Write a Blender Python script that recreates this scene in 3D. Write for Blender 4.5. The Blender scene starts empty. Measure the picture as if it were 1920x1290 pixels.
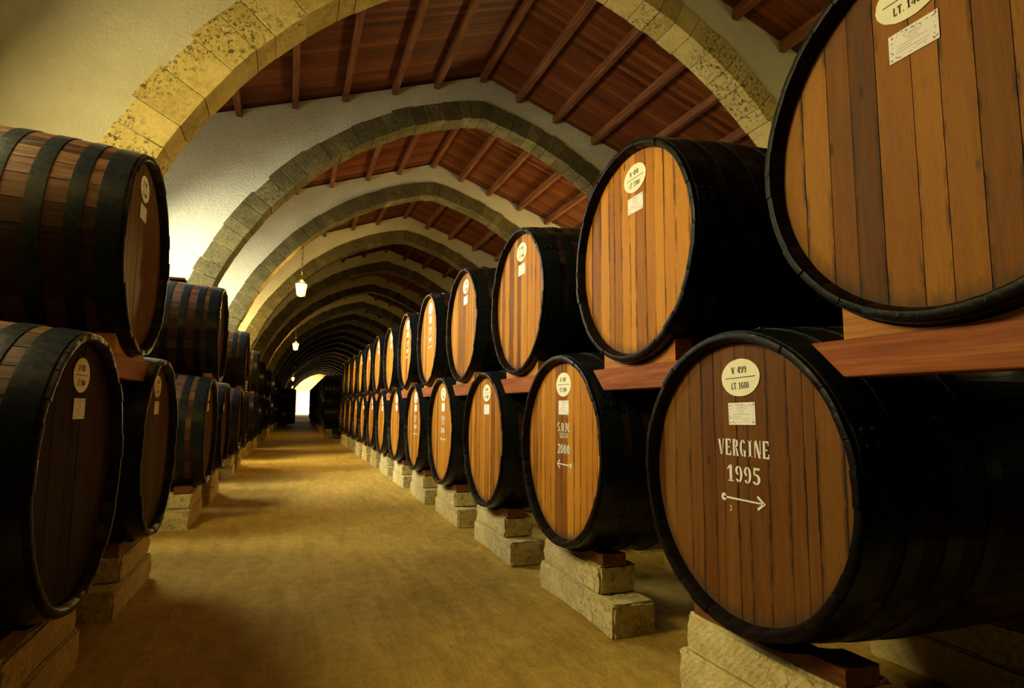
import bpy, bmesh, math, random
from mathutils import Vector, Matrix
PI = math.pi
S = bpy.context.scene
COL = S.collection

# ------------------------------------------------------------------ camera
F_PX, YAW, PITCH, ROLL = 1111.73, 0.357142, 0.108070, 0.008920
EYE = 1.40
f_ = Vector((math.sin(YAW)*math.cos(PITCH), math.cos(YAW)*math.cos(PITCH), math.sin(PITCH)))
r_ = Vector((math.cos(YAW), -math.sin(YAW), 0))
u_ = r_.cross(f_)
r2, u2 = r_*math.cos(ROLL)+u_*math.sin(ROLL), -r_*math.sin(ROLL)+u_*math.cos(ROLL)
cam = bpy.data.cameras.new('camera'); cam_o = bpy.data.objects.new('camera', cam); COL.objects.link(cam_o)
cam.sensor_fit = 'HORIZONTAL'; cam.sensor_width = 36; cam.lens = F_PX/1920*36
cam.clip_start = 0.05; cam.clip_end = 400
m = Matrix((r2, u2, -f_)).transposed().to_4x4(); m.translation = (0, 0, EYE); cam_o.matrix_world = m
S.camera = cam_o
# ------------------------------------------------------------------ world, exposure
w = bpy.data.worlds.new('world'); S.world = w; w.use_nodes = True
w.node_tree.nodes['Background'].inputs[0].default_value = (1.0, 0.9, 0.65, 1)
w.node_tree.nodes['Background'].inputs[1].default_value = 0.02
S.view_settings.view_transform = 'Standard'; S.view_settings.look = 'None'
S.view_settings.gamma = 1; S.view_settings.exposure = 0.6; S.view_settings.use_curve_mapping = False
S.cycles.max_bounces = 6; S.cycles.diffuse_bounces = 2; S.cycles.glossy_bounces = 2
S.cycles.sample_clamp_indirect = 4.0; S.cycles.sample_clamp_direct = 0
S.cycles.caustics_reflective = False; S.cycles.caustics_refractive = False
# ------------------------------------------------------------------ unseen side windows: daylight, and warm ones added in place of lamps
def area(name, loc, direction, size, sizey, power, color, spread=PI):
    l = bpy.data.lights.new(name, 'AREA'); l.shape = 'RECTANGLE'; l.size = size; l.size_y = sizey
    l.energy = power; l.color = color; l.spread = spread
    o = bpy.data.objects.new(name, l); COL.objects.link(o); o.location = loc
    o.rotation_euler = Vector(direction).to_track_quat('-Z', 'Z').to_euler(); return o
DAY = (0.98, 0.98, 0.82); WARM = (1.0, 0.70, 0.20)
LEFT_WINDOWS = [  # centre y, width, sill, head, watts, colour
    (3.9, 1.8, 3.3, 4.9, 230, (1.0, 0.82, 0.34)),
    (9.4, 2.2, 2.7, 5.0, 300, DAY),
    (14.0, 2.2, 3.0, 5.0, 270, DAY),
    (18.6, 2.0, 2.9, 4.9, 300, (1.0, 0.76, 0.28)),  # lamp light, added in the form of a window
]
for yc, wd, z0, z1, pw, c in LEFT_WINDOWS:
    area('window_daylight', (-2.98, yc, (z0+z1)/2), (1, 0, -0.55), wd, z1-z0, pw, c, 2.5 if yc > 5 else PI)
RIGHT_WINDOWS = [(3.9, 1.4, 3.0, 4.2, 45, (1.0, 0.80, 0.28)), (13.9, 1.6, 2.4, 4.0, 330, (1.0, 0.72, 0.26))]  # warm lamp light of the right aisle, added as windows
for yc, wd, z0, z1, pw, c in RIGHT_WINDOWS:
    area('window_daylight', (9.55, yc, (z0+z1)/2), (-1, 0, 0.05), wd, z1-z0, pw, c)

random.seed(7)
# ================================================================== helpers
def finish(name, bm, mat, parent=None, smooth=True, angle=32, recalc=True):
    if recalc: bmesh.ops.recalc_face_normals(bm, faces=bm.faces)
    me = bpy.data.meshes.new(name); bm.to_mesh(me); bm.free()
    if mat is not None:
        me.materials.append(mat)
    if smooth:
        me.shade_smooth(); me.set_sharp_from_angle(angle=math.radians(angle))
    o = bpy.data.objects.new(name, me); COL.objects.link(o)
    if parent: o.parent = parent
    return o
def empty(name, loc=(0, 0, 0), rz=0, scale=(1, 1, 1)):
    o = bpy.data.objects.new(name, None); COL.objects.link(o); o.location = loc; o.rotation_euler = (0, 0, rz); o.scale = scale
    o.empty_display_size = .1; return o
def tag(o, label=None, cat=None, group=None, kind=None):
    if label: o['label'] = label
    if cat: o['category'] = cat
    if group: o['group'] = group
    if kind: o['kind'] = kind
    return o
KIDS = {}
def inst(src, parent=None, name=None):
    c = src.copy(); COL.objects.link(c); c.parent = parent
    if name: c.name = name
    return c
def copy_tree(o, parent=None):
    c = inst(o, parent)
    for ch in list(o.children): copy_tree(ch, c)
    return c
def box(bm, x0, x1, y0, y1, z0, z1):
    v = [bm.verts.new(p) for p in ((x0,y0,z0),(x1,y0,z0),(x1,y1,z0),(x0,y1,z0),(x0,y0,z1),(x1,y0,z1),(x1,y1,z1),(x0,y1,z1))]
    fs = [bm.faces.new([v[i] for i in q]) for q in ((0,3,2,1),(4,5,6,7),(0,1,5,4),(1,2,6,5),(2,3,7,6),(3,0,4,7))]
    return v, fs
def prism(bm, pts, axis, a, b):
    """pts 2-D outline extruded from a to b along axis (0: pts are (y,z), 1: (x,z), 2: (x,y))"""
    def P(p, t):
        return (t, p[0], p[1]) if axis == 0 else ((p[0], t, p[1]) if axis == 1 else (p[0], p[1], t))
    A = [bm.verts.new(P(p, a)) for p in pts]; B = [bm.verts.new(P(p, b)) for p in pts]
    n = len(pts); fs = [bm.faces.new(A), bm.faces.new(B[::-1])]
    for i in range(n): fs.append(bm.faces.new((A[i], B[i], B[(i+1) % n], A[(i+1) % n])))
    return fs
def smooth01(t): t = max(0, min(1, t)); return t*t*(3-2*t)

# ================================================================== materials
class NT:
    def __init__(s, name):
        s.m = bpy.data.materials.new(name); s.m.use_nodes = True; s.t = s.m.node_tree; s.n = s.t.nodes; s.l = s.t.links
        s.b = s.n['Principled BSDF']; s.b.inputs['Specular IOR Level'].default_value = 0.15
    def node(s, typ, **kw):
        n = s.n.new(typ)
        for k, v in kw.items(): setattr(n, k, v)
        return n
    def link(s, a, b): s.l.new(a, b)
    def tc(s, out='Object'): return s.node('ShaderNodeTexCoord').outputs[out]
    def mapping(s, vec, scale=(1,1,1), loc=(0,0,0)):
        n = s.node('ShaderNodeMapping'); s.link(vec, n.inputs[0]); n.inputs['Scale'].default_value = scale; n.inputs['Location'].default_value = loc; return n.outputs[0]
    def noise(s, vec, scale, detail=4, rough=0.55, dist=0):
        n = s.node('ShaderNodeTexNoise'); s.link(vec, n.inputs['Vector']); n.inputs['Scale'].default_value = scale
        n.inputs['Detail'].default_value = detail; n.inputs['Roughness'].default_value = rough; n.inputs['Distortion'].default_value = dist; return n.outputs['Fac']
    def voro(s, vec, scale, feature='F1'):
        n = s.node('ShaderNodeTexVoronoi', feature=feature); s.link(vec, n.inputs['Vector']); n.inputs['Scale'].default_value = scale; return n.outputs['Distance']
    def ramp(s, fac, stops, interp='LINEAR'):
        n = s.node('ShaderNodeValToRGB'); n.color_ramp.interpolation = interp; e = n.color_ramp.elements
        while len(e) < len(stops): e.new(0.5)
        for i, (p, c) in enumerate(stops):
            e[i].position = p; e[i].color = (*c, 1) if not isinstance(c, (int, float)) else (c, c, c, 1)
        s.link(fac, n.inputs[0]); return n.outputs[0]
    def mix(s, fac, a, b, mode='MIX'):
        n = s.node('ShaderNodeMix', data_type='RGBA', blend_type=mode)
        for sock, v in ((n.inputs[0], fac), (n.inputs[6], a), (n.inputs[7], b)):
            if isinstance(v, (int, float)): sock.default_value = v if sock == n.inputs[0] else (v, v, v, 1)
            elif isinstance(v, tuple): sock.default_value = (*v, 1)
            else: s.link(v, sock)
        return n.outputs[2]
    def math(s, op, a, b=0.0, c=None):
        n = s.node('ShaderNodeMath', operation=op)
        for i, v in enumerate((a, b, c)):
            if v is None: continue
            if isinstance(v, (int, float)): n.inputs[i].default_value = v
            else: s.link(v, n.inputs[i])
        return n.outputs[0]
    def sep(s, v):
        n = s.node('ShaderNodeSeparateXYZ'); s.link(v, n.inputs[0]); return n.outputs
    def comb(s, x, y, z):
        n = s.node('ShaderNodeCombineXYZ')
        for i, v in enumerate((x, y, z)):
            if isinstance(v, (int, float)): n.inputs[i].default_value = v
            else: s.link(v, n.inputs[i])
        return n.outputs[0]
    def attr(s, name):
        n = s.node('ShaderNodeAttribute', attribute_name=name); return n
    def objrand(s): return s.node('ShaderNodeObjectInfo').outputs['Random']
    def color(s, v):
        if isinstance(v, tuple): s.b.inputs['Base Color'].default_value = (*v, 1)
        else: s.link(v, s.b.inputs['Base Color'])
    def rough(s, v):
        if isinstance(v, (int, float)): s.b.inputs['Roughness'].default_value = v
        else: s.link(v, s.b.inputs['Roughness'])
    def bump(s, h, strength=0.5, dist=0.01, prev=None):
        n = s.node('ShaderNodeBump'); n.inputs['Strength'].default_value = strength; n.inputs['Distance'].default_value = dist
        s.link(h, n.inputs['Height'])
        if prev is not None: s.link(prev, n.inputs['Normal'])
        s.link(n.outputs[0], s.b.inputs['Normal']); return n.outputs[0]

def wood_head(name, dark, mid, light, stain=0.5, spec=0.1):
    """planked head: attribute pk = (tone, random, across) per plank"""
    t = NT(name); a = t.attr('pk'); c = t.node('ShaderNodeSeparateColor'); t.link(a.outputs['Color'], c.inputs[0])
    tone, rnd, u = c.outputs
    x, y, z = t.sep(t.tc()); orn = t.objrand()
    yy = t.math('ADD', y, t.math('MULTIPLY', rnd, 37.0)); zz = t.math('ADD', z, t.math('MULTIPLY', orn, 31.0))
    v = t.comb(x, yy, zz)
    grain = t.noise(t.mapping(v, (1, 70, 3.0)), 1.0, 6, 0.65, 0.6)
    broad = t.noise(t.mapping(v, (1, 14, 1.3)), 1.0, 3, 0.5, 0.9)
    fac = t.math('ADD', t.math('MULTIPLY', grain, 0.42), t.math('MULTIPLY', broad, 0.30))
    fac = t.math('ADD', fac, t.math('MULTIPLY', t.math('SUBTRACT', t.math('POWER', tone, 0.6), 0.58), 0.50))
    col = t.ramp(fac, [(0.05, dark), (0.36, mid), (0.72, light)])
    # pores
    pore = t.noise(t.mapping(v, (1, 240, 14)), 1.0, 3, 0.6)
    col = t.mix(t.ramp(pore, [(0.30, 0.55), (0.42, 0.0)]), col, dark, 'MIX')
    # dark stains along some joints
    edge = t.math('ABSOLUTE', t.math('SUBTRACT', u, 0.5))
    e = t.ramp(edge, [(0.34, 0.0), (0.5, 1.0)])
    run = t.noise(t.comb(0.0, t.math('MULTIPLY', rnd, 90.0), t.math('MULTIPLY', zz, 1.7)), 1.0, 3, 0.6)
    wob = t.noise(t.mapping(v, (1, 30, 9)), 1.0, 4, 0.7)
    sm = t.math('MULTIPLY', e, t.ramp(t.math('ADD', t.math('MULTIPLY', run, 0.75), t.math('MULTIPLY', wob, 0.35)), [(0.545, 0.0), (0.62, 1.0)]))
    col = t.mix(t.math('MULTIPLY', sm, stain), col, (0.020, 0.014, 0.009))
    # knots
    kn = t.voro(t.mapping(v, (0, 6.0, 2.2)), 1.0)
    col = t.mix(t.ramp(kn, [(0.035, 0.85), (0.075, 0.0)]), col, (0.035, 0.018, 0.008))
    # darker band along the rim, strongest towards the bottom
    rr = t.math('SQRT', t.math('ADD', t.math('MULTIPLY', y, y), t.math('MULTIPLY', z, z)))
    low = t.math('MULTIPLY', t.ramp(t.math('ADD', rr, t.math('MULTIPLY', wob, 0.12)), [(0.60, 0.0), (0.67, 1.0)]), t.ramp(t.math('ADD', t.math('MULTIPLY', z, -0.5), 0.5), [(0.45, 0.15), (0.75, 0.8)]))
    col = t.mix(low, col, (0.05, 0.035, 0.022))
    t.color(col); t.rough(t.ramp(grain, [(0.3, 0.45), (0.7, 0.65)]))
    t.b.inputs['Specular IOR Level'].default_value = spec
    t.bump(t.math('ADD', grain, t.math('MULTIPLY', pore, 0.4)), 0.35, 0.0025)
    return t.m
def wood_body(name, a, b, c2, wet):
    t = NT(name); at = t.attr('pk'); c = t.node('ShaderNodeSeparateColor'); t.link(at.outputs['Color'], c.inputs[0])
    x, y, z = t.sep(t.tc())
    v = t.comb(t.math('ADD', x, t.math('MULTIPLY', c.outputs[0], 53.0)), y, z)
    g = t.noise(t.mapping(v, (3, 45, 45)), 1.0, 5, 0.65, 0.4)
    g2 = t.noise(t.mapping(v, (1.2, 5, 5)), 1.0, 3, 0.6)
    fac = t.math('ADD', t.math('MULTIPLY', g, 0.5), t.math('ADD', t.math('MULTIPLY', g2, 0.3), t.math('MULTIPLY', t.math('SUBTRACT', c.outputs[0], 0.5), 0.3)))
    col = t.ramp(fac, [(0.22, a), (0.42, b), (0.62, c2)])
    # black varnish painted on the two chimes (kept to the ends of the staves)
    endm = t.math('MAXIMUM', t.ramp(x, [(0.012, 1.0), (0.03, 0.0)]), t.ramp(t.math('SUBTRACT', x, 0.67), [(0.97, 0.0), (0.995, 1.0)]))
    col = t.mix(t.math('MULTIPLY', endm, 0.88), col, (0.0025, 0.002, 0.002))
    t.color(col); t.b.inputs['Specular IOR Level'].default_value = 0.13; t.rough(t.ramp(g, [(0.3, wet), (0.7, wet+0.2)])); t.bump(g, 0.5, 0.004); return t.m
def simple_wood(name, a, b, c2, axis, rough=0.5, scale=1.0):
    t = NT(name); rnd = t.math('MULTIPLY', t.objrand(), 40.0)
    x, y, z = t.sep(t.tc()); v = t.comb(t.math('ADD', x, rnd), t.math('ADD', y, rnd), t.math('ADD', z, rnd))
    sc = [38*scale]*3; sc[axis] = 2.2*scale
    g = t.noise(t.mapping(v, tuple(sc)), 1.0, 6, 0.65, 0.8); sc2 = [7*scale]*3; sc2[axis] = 1.0
    g2 = t.noise(t.mapping(v, tuple(sc2)), 1.0, 3, 0.6, 0.5)
    f = t.math('ADD', t.math('MULTIPLY', g, 0.6), t.math('MULTIPLY', g2, 0.4))
    t.color(t.ramp(f, [(0.30, a), (0.5, b), (0.68, c2)])); t.rough(rough); t.bump(g, 0.4, 0.004); return t.m
def stone_mat(name, dark, mid, light, spots=0.5, attr=True, chisel=False, lowmark=None):
    t = NT(name); P = t.tc()
    n1 = t.noise(P, 3.0, 5, 0.6); n2 = t.noise(P, 22.0, 5, 0.7)
    f = t.math('ADD', t.math('MULTIPLY', n1, 0.55), t.math('MULTIPLY', n2, 0.45))
    if attr:
        a = t.attr('pk'); c = t.node('ShaderNodeSeparateColor'); t.link(a.outputs['Color'], c.inputs[0])
        f = t.math('ADD', f, t.math('MULTIPLY', t.math('SUBTRACT', c.outputs[0], 0.5), 0.14))
    col = t.ramp(f, [(0.30, dark), (0.5, mid), (0.70, light)])
    if attr:
        mm = t.math('MULTIPLY', c.outputs[1], t.ramp(t.noise(P, 2.6, 3, 0.6), [(0.44, 0.0), (0.56, 1.0)]))
        col = t.mix(t.math('MULTIPLY', mm, 0.45), col, tuple(min(1, q*1.15) for q in light))
    sp = t.noise(P, 19.0, 4, 0.75, 0.6); zone = t.noise(P, 0.9, 2, 0.5)
    sm = t.math('MULTIPLY', t.ramp(sp, [(0.535, 0.0), (0.585, 1.0)]), t.ramp(zone, [(0.42, 0.0), (0.56, 1.0)]))
    col = t.mix(t.math('MULTIPLY', sm, spots), col, (0.045, 0.038, 0.025))
    t.color(col); t.rough(0.92)
    b1 = t.bump(n2, 0.6, 0.02)
    if chisel:
        x, y, z = t.sep(P); wv = t.node('ShaderNodeTexWave'); wv.bands_direction = 'DIAGONAL'; t.link(P, wv.inputs[0])
        wv.inputs['Scale'].default_value = 16; wv.inputs['Distortion'].default_value = 2.5; wv.inputs['Detail'].default_value = 3
        b1 = t.bump(wv.outputs['Fac'], 0.12, 0.010, b1)
    pit = t.voro(P, 60.0); t.bump(pit, 0.35, 0.006, b1)
    return t.m

M = {}
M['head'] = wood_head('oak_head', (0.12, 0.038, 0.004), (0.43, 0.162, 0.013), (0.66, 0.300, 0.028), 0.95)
M['head_dark'] = wood_head('shaded_oak_head', (0.035, 0.012, 0.004), (0.125, 0.045, 0.008), (0.22, 0.095, 0.017), 0.95)  # darker copy of the oak head; shade is put into its colour
M['head_amber'] = wood_head('dimmed_oak_head', (0.08, 0.027, 0.004), (0.25, 0.091, 0.010), (0.38, 0.166, 0.018), 0.98)  # darker copy of the oak head, dimming one barrel through its colour
M['head_shadow'] = wood_head('deep_shade_oak_head', (0.012, 0.0045, 0.002), (0.050, 0.019, 0.005), (0.11, 0.048, 0.011), 0.8, 0.03)  # oak head darkened so the left row's shade is in its colour
M['head_red'] = wood_head('shaded_red_oak_head', (0.006, 0.001, 0.001), (0.020, 0.0032, 0.002), (0.042, 0.008, 0.0035), 0.7, 0.03)  # red head, darkened as well: left-row shade put into the colour
M['body_right'] = wood_body('black_stained_staves', (0.006, 0.004, 0.003), (0.020, 0.012, 0.007), (0.085, 0.042, 0.018), 0.30)
M['body_left'] = wood_body('brown_staves', (0.012, 0.0045, 0.002), (0.048, 0.019, 0.007), (0.13, 0.062, 0.026), 0.30)
t = NT('hoop_iron'); n = t.noise(t.tc(), 30, 4, 0.6); t.color(t.ramp(n, [(0.35, (0.006, 0.0085, 0.0105)), (0.65, (0.009, 0.013, 0.016))])); t.rough(t.ramp(n, [(0.3, 0.24), (0.7, 0.30)]))
t.b.inputs['Specular IOR Level'].default_value = 0.22; t.bump(n, 0.25, 0.002); M['hoop'] = t.m
t = NT('limewash_plaster'); P = t.tc(); n1 = t.noise(P, 1.2, 4, 0.6); n2 = t.noise(P, 26, 6, 0.72); n3 = t.noise(P, 70, 3, 0.6)
t.color(t.ramp(n1, [(0.3, (0.55, 0.50, 0.325)), (0.7, (0.69, 0.64, 0.435))])); t.rough(0.95)
b = t.bump(n2, 0.85, 0.035); t.bump(n3, 0.4, 0.006, b); M['plaster'] = t.m
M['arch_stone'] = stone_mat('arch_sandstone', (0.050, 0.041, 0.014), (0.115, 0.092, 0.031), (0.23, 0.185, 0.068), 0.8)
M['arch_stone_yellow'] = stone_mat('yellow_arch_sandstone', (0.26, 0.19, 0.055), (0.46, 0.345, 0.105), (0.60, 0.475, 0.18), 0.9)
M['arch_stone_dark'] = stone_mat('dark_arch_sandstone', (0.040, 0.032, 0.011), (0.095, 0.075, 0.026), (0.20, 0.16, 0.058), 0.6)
M['block'] = stone_mat('pale_limestone_block', (0.32, 0.24, 0.09), (0.56, 0.45, 0.19), (0.74, 0.63, 0.31), 0.45, attr=False, chisel=True)
# roof boards: joints every 11 cm along the vault, grain down the slope
t = NT('roof_boards'); x, y, z = t.sep(t.tc()); bid = t.math('FLOOR', t.math('DIVIDE', y, 0.115)); fr = t.math('FRACT', t.math('DIVIDE', y, 0.115))
wn = t.node('ShaderNodeTexWhiteNoise'); wn.noise_dimensions = '1D'; t.link(bid, wn.inputs['W'])
v = t.comb(t.math('ADD', x, t.math('MULTIPLY', wn.outputs['Value'], 50.0)), y, z)
g = t.noise(t.mapping(v, (1.6, 45, 3)), 1.0, 6, 0.65, 0.7); g2 = t.noise(t.mapping(v, (0.7, 2.5, 1)), 1.0, 3, 0.6)
f = t.math('ADD', t.math('MULTIPLY', g, 0.45), t.math('ADD', t.math('MULTIPLY', g2, 0.35), t.math('MULTIPLY', wn.outputs['Value'], 0.22)))
col = t.ramp(f, [(0.30, (0.026, 0.006, 0.0015)), (0.50, (0.100, 0.024, 0.004)), (0.72, (0.19, 0.055, 0.010))])
gap = t.ramp(t.math('ABSOLUTE', t.math('SUBTRACT', fr, 0.5)), [(0.455, 0.0), (0.49, 1.0)])
col = t.mix(t.math('MULTIPLY', gap, 0.8), col, (0.012, 0.006, 0.004)); t.color(col); t.rough(0.6)
b = t.bump(g, 0.3, 0.004); t.bump(t.math('SUBTRACT', 1.0, gap), 0.6, 0.006, b); t.b.inputs['Specular IOR Level'].default_value = 0.15; M['deck'] = t.m
M['purlin'] = simple_wood('purlin_wood', (0.05, 0.016, 0.006), (0.13, 0.044, 0.014), (0.24, 0.095, 0.032), 1, 0.6)
M['beam'] = simple_wood('reddish_beam_wood', (0.12, 0.030, 0.007), (0.30, 0.082, 0.017), (0.44, 0.15, 0.034), 1, 0.5)
M['saddle'] = simple_wood('brown_saddle_wood', (0.06, 0.020, 0.007), (0.16, 0.058, 0.018), (0.27, 0.12, 0.042), 1, 0.6)
M['chock'] = simple_wood('orange_chock_wood', (0.22, 0.075, 0.016), (0.46, 0.18, 0.035), (0.60, 0.28, 0.07), 1, 0.55)
t = NT('sandy_floor'); P = t.tc(); n1 = t.noise(P, 0.45, 4, 0.6, 0.4); n2 = t.noise(P, 9, 6, 0.72); n3 = t.noise(P, 120, 3, 0.7); sw = t.noise(t.mapping(P, (6.5, 1.2, 1)), 1.0, 4, 0.6, 0.8)
fi = t.noise(P, 55, 4, 0.7)
f = t.math('ADD', t.math('MULTIPLY', n1, 0.36), t.math('ADD', t.math('MULTIPLY', n2, 0.24), t.math('ADD', t.math('MULTIPLY', sw, 0.20), t.math('MULTIPLY', fi, 0.20))))
t.color(t.ramp(f, [(0.36, (0.22, 0.132, 0.020)), (0.5, (0.43, 0.275, 0.048)), (0.64, (0.64, 0.445, 0.105))])); t.rough(0.95)
b = t.bump(n2, 0.6, 0.03); b = t.bump(sw, 0.6, 0.03, b); t.bump(n3, 0.6, 0.008, b); M['floor'] = t.m
def flat(name, col, rough=0.7, emit=0, nz=0.0):
    t = NT(name); t.color(col); t.rough(rough)
    if nz:
        n = t.noise(t.tc(), 14, 4, 0.7); t.color(t.ramp(n, [(0.3, tuple(c*(1-nz) for c in col)), (0.65, col)]))
    if emit: t.b.inputs['Emission Color'].default_value = (*col, 1); t.b.inputs['Emission Strength'].default_value = emit
    return t.m
M['plate'] = flat('cream_painted_plate', (0.94, 0.91, 0.70), 0.6, nz=0.08)
M['paper'] = flat('white_paper', (0.90, 0.88, 0.88), 0.7)
M['ink'] = flat('black_stencil_ink', (0.03, 0.028, 0.022), 0.7)
M['print'] = flat('brown_print', (0.30, 0.24, 0.20), 0.7)
M['paint'] = flat('white_stencil_paint', (0.88, 0.86, 0.78), 0.7, nz=0.15)
M['iron'] = flat('lantern_iron', (0.02, 0.017, 0.012), 0.45)
M['glow'] = flat('lit_lantern_glass', (1.0, 0.62, 0.07), 0.4, 11)
M['unlit'] = flat('unlit_lantern_glass', (0.35, 0.32, 0.16), 0.1)
M['window_glass'] = flat('glowing_window_glass', (0.95, 0.95, 0.80), 0.4, 2.5)  # emissive pane; window brightness is put into the glass
M['far_plaster'] = flat('warm_end_plaster', (0.78, 0.62, 0.34), 0.9, nz=0.1)
M['outside'] = flat('doorway_glow', (1.0, 0.97, 0.84), 0.9, 6)  # emissive; the daylight beyond the door is put into the surface
M['body_crate'] = flat('old_crate_boards', (0.05, 0.03, 0.015), 0.7, nz=.4)
M['frame'] = flat('brown_frame', (0.09, 0.045, 0.02), 0.6)
M['white_tub'] = flat('white_enamel', (0.7, 0.7, 0.66), 0.4)

# ================================================================== the vaulted hall
HALL_L, HALL_R, Y_BACK, Y_END = -3.0, 9.6, -11.8, 118.0
ARCH_Y = [-11.8, -7.1, -2.5, 2.0, 6.55, 11.05, 15.75, 20.55, 25.4, 30.5, 35.9]
while ARCH_Y[-1] < Y_END-6.0: ARCH_Y.append(ARCH_Y[-1]+5.1)
K = 0.85
XC, CC, ZC, RE, RI, TH = 4.029*K, 1.299*K, EYE-0.356*K, 7.825*K, 7.390*K, 0.46
def shift(y): return 0.0155*(y-11.05) if y > 11 else 0.01*(max(y, 2.0)-11.05)
RIDGE_X, RIDGE_Z, SLOPE = 4.05*K, EYE+8.02*K, 0.353
def roof_z(x): return RIDGE_Z - SLOPE*abs(x-RIDGE_X)
def arc_pt(side, R, a):   # side -1: left limb, a from 0 (spring) up
    return (XC - side*CC + side*R*math.cos(a), ZC + R*math.sin(a))
def apex_a(R): return math.acos(CC/R)
random.seed(11)
def voussoir_bm(thick, jitter, grow, dx):
    bm = bmesh.new(); cl = bm.loops.layers.float_color.new('pk')
    def block(P4, jt):
        """P4: inner0, inner1, outer1, outer0 in x,z"""
        tone = random.random(); y0 = random.uniform(-.007, .004); y1 = thick+random.uniform(-.01, .01)
        c = (sum(p[0] for p in P4)/4, sum(p[1] for p in P4)/4)
        rings = []
        for yy, s in ((y0, .950), (y0+.004, 1.0), (y1-.004, 1.0), (y1, .950)):
            rings.append([bm.verts.new((c[0]+(p[0]-c[0])*s + dx, yy, c[1]+(p[1]-c[1])*s)) for p in P4])
        fs = [bm.faces.new(rings[0]), bm.faces.new(rings[3][::-1])]
        edge = set()
        for k in range(3):
            for i in range(4):
                f = bm.faces.new((rings[k][i], rings[k][(i+1) % 4], rings[k+1][(i+1) % 4], rings[k+1][i])); fs.append(f)
                if k != 1: edge.add(f)
        for f in fs:
            for lp in f.loops: lp[cl] = (tone, 1.0 if f in edge else 0.0, 0, 1)
    for side in (-1, 1):
        am = apex_a(RI); a = 0
        while a < am-0.001:
            da = random.uniform(.030, .062)*(1.0 if grow < .05 else 1.25)
            b = min(am, a+da)
            if am-b < .02: b = am
            ro = RE + random.choice((-.5, -.3, 0, .2, .4, 1))*jitter + grow*(1 if side < 0 else 0)
            ri = RI + random.uniform(-.012, .012); e = 0.0007
            be = b if b < am else apex_a(ro)
            P4 = [arc_pt(side, ri, a+e), arc_pt(side, ri, b-e), arc_pt(side, ro, be-e), arc_pt(side, ro, a+e)]
            block(P4, 0); a = b
        z = ZC; w0 = RI; 
        while z > 0.02:
            h = random.uniform(.24, .32); z2 = max(-0.02, z-h)
            xi = XC-side*CC+side*RI; xo = XC-side*CC+side*(RE+.05)
            block([(xi, z2+.003), (xi, z-.003), (xo, z-.003), (xo, z2+.003)], 0); z = z2
    return bm
ring_src = {}
def outer_z(x):
    """height of a line inside the stone ring above x (None outside)"""
    side = -1 if x < XC else 1; R = RI+0.18*K*1.2
    d = (x-(XC-side*CC))/R
    if abs(d) >= 1: return None
    return ZC+R*math.sqrt(1-d*d)
def spandrel_bm(thick):
    bm = bmesh.new(); R = RI+.22
    xl = XC+CC-R; xr = XC-CC+R
    xs = [HALL_L] + [xl] + [xl+(xr-xl)*(0.5-0.5*math.cos(PI*i/90)) for i in range(1, 90)] + [xr] + [HALL_R]
    y0, y1 = .022, thick-.022
    def zb(x): return -.02 if x <= xl+1e-6 or x >= xr-1e-6 else (outer_z2(x))
    def outer_z2(x):
        side = -1 if x < XC else 1; d = (x-(XC-side*CC))/R; return ZC+R*math.sqrt(max(0, 1-d*d))
    prev = None; strips = []
    for i in range(len(xs)-1):
        a, b2 = xs[i], xs[i+1]
        if i == 0: za = zb2 = -.02
        elif i == len(xs)-2: za = zb2 = -.02
        else:
            za = outer_z2(a); zb2 = outer_z2(b2)
        seg = [(a, za), (b2, zb2), (b2, roof_z(b2)+.05), (a, roof_z(a)+.05)]
        strips.append(seg)
    # ridge point
    for seg in strips:
        if seg[0][0] < RIDGE_X < seg[1][0]: seg.insert(3, (RIDGE_X, RIDGE_Z+.05))
    for seg in strips:
        for yy, flip in ((y0, False), (y1, True)):
            vs = [bm.verts.new((p[0], yy, p[1])) for p in seg]
            if flip: vs.reverse()
            bm.faces.new(vs)
        # underside
        v = [bm.verts.new(q) for q in ((seg[0][0], y0, seg[0][1]), (seg[0][0], y1, seg[0][1]), (seg[1][0], y1, seg[1][1]), (seg[1][0], y0, seg[1][1]))]
        bm.faces.new(v)
    bmesh.ops.remove_doubles(bm, verts=bm.verts, dist=.0005)
    return bm
rings = []
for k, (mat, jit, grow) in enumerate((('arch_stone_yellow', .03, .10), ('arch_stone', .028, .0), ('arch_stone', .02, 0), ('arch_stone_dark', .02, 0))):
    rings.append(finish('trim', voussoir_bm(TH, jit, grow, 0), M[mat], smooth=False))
sp = finish('wall_arch', spandrel_bm(TH), M['plaster'], smooth=False)
for i, y in enumerate(ARCH_Y):
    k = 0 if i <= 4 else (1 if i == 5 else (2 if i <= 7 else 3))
    used = rings[k].get('used'); o = rings[k] if not used else inst(rings[k]); rings[k]['used'] = 1
    if 'used' in o: del o['used']
    rings[k]['used'] = 1
    o.name = 'trim_%d' % (i+1); o.location = (shift(y) - (.155 if i == 4 else 0), y, .07 if i == 4 else 0); o.data.name = 'arch_ring'
    tag(o, kind='structure')
    s_ = sp if i == 0 else inst(sp); s_.name = 'wall_arch_%d' % (i+1); s_.location = (shift(y) - (.155 if i == 4 else 0), y, 0.02 if i == 4 else 0); tag(s_, kind='structure')
for r0 in rings:
    if 'used' in r0: del r0['used']
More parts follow.
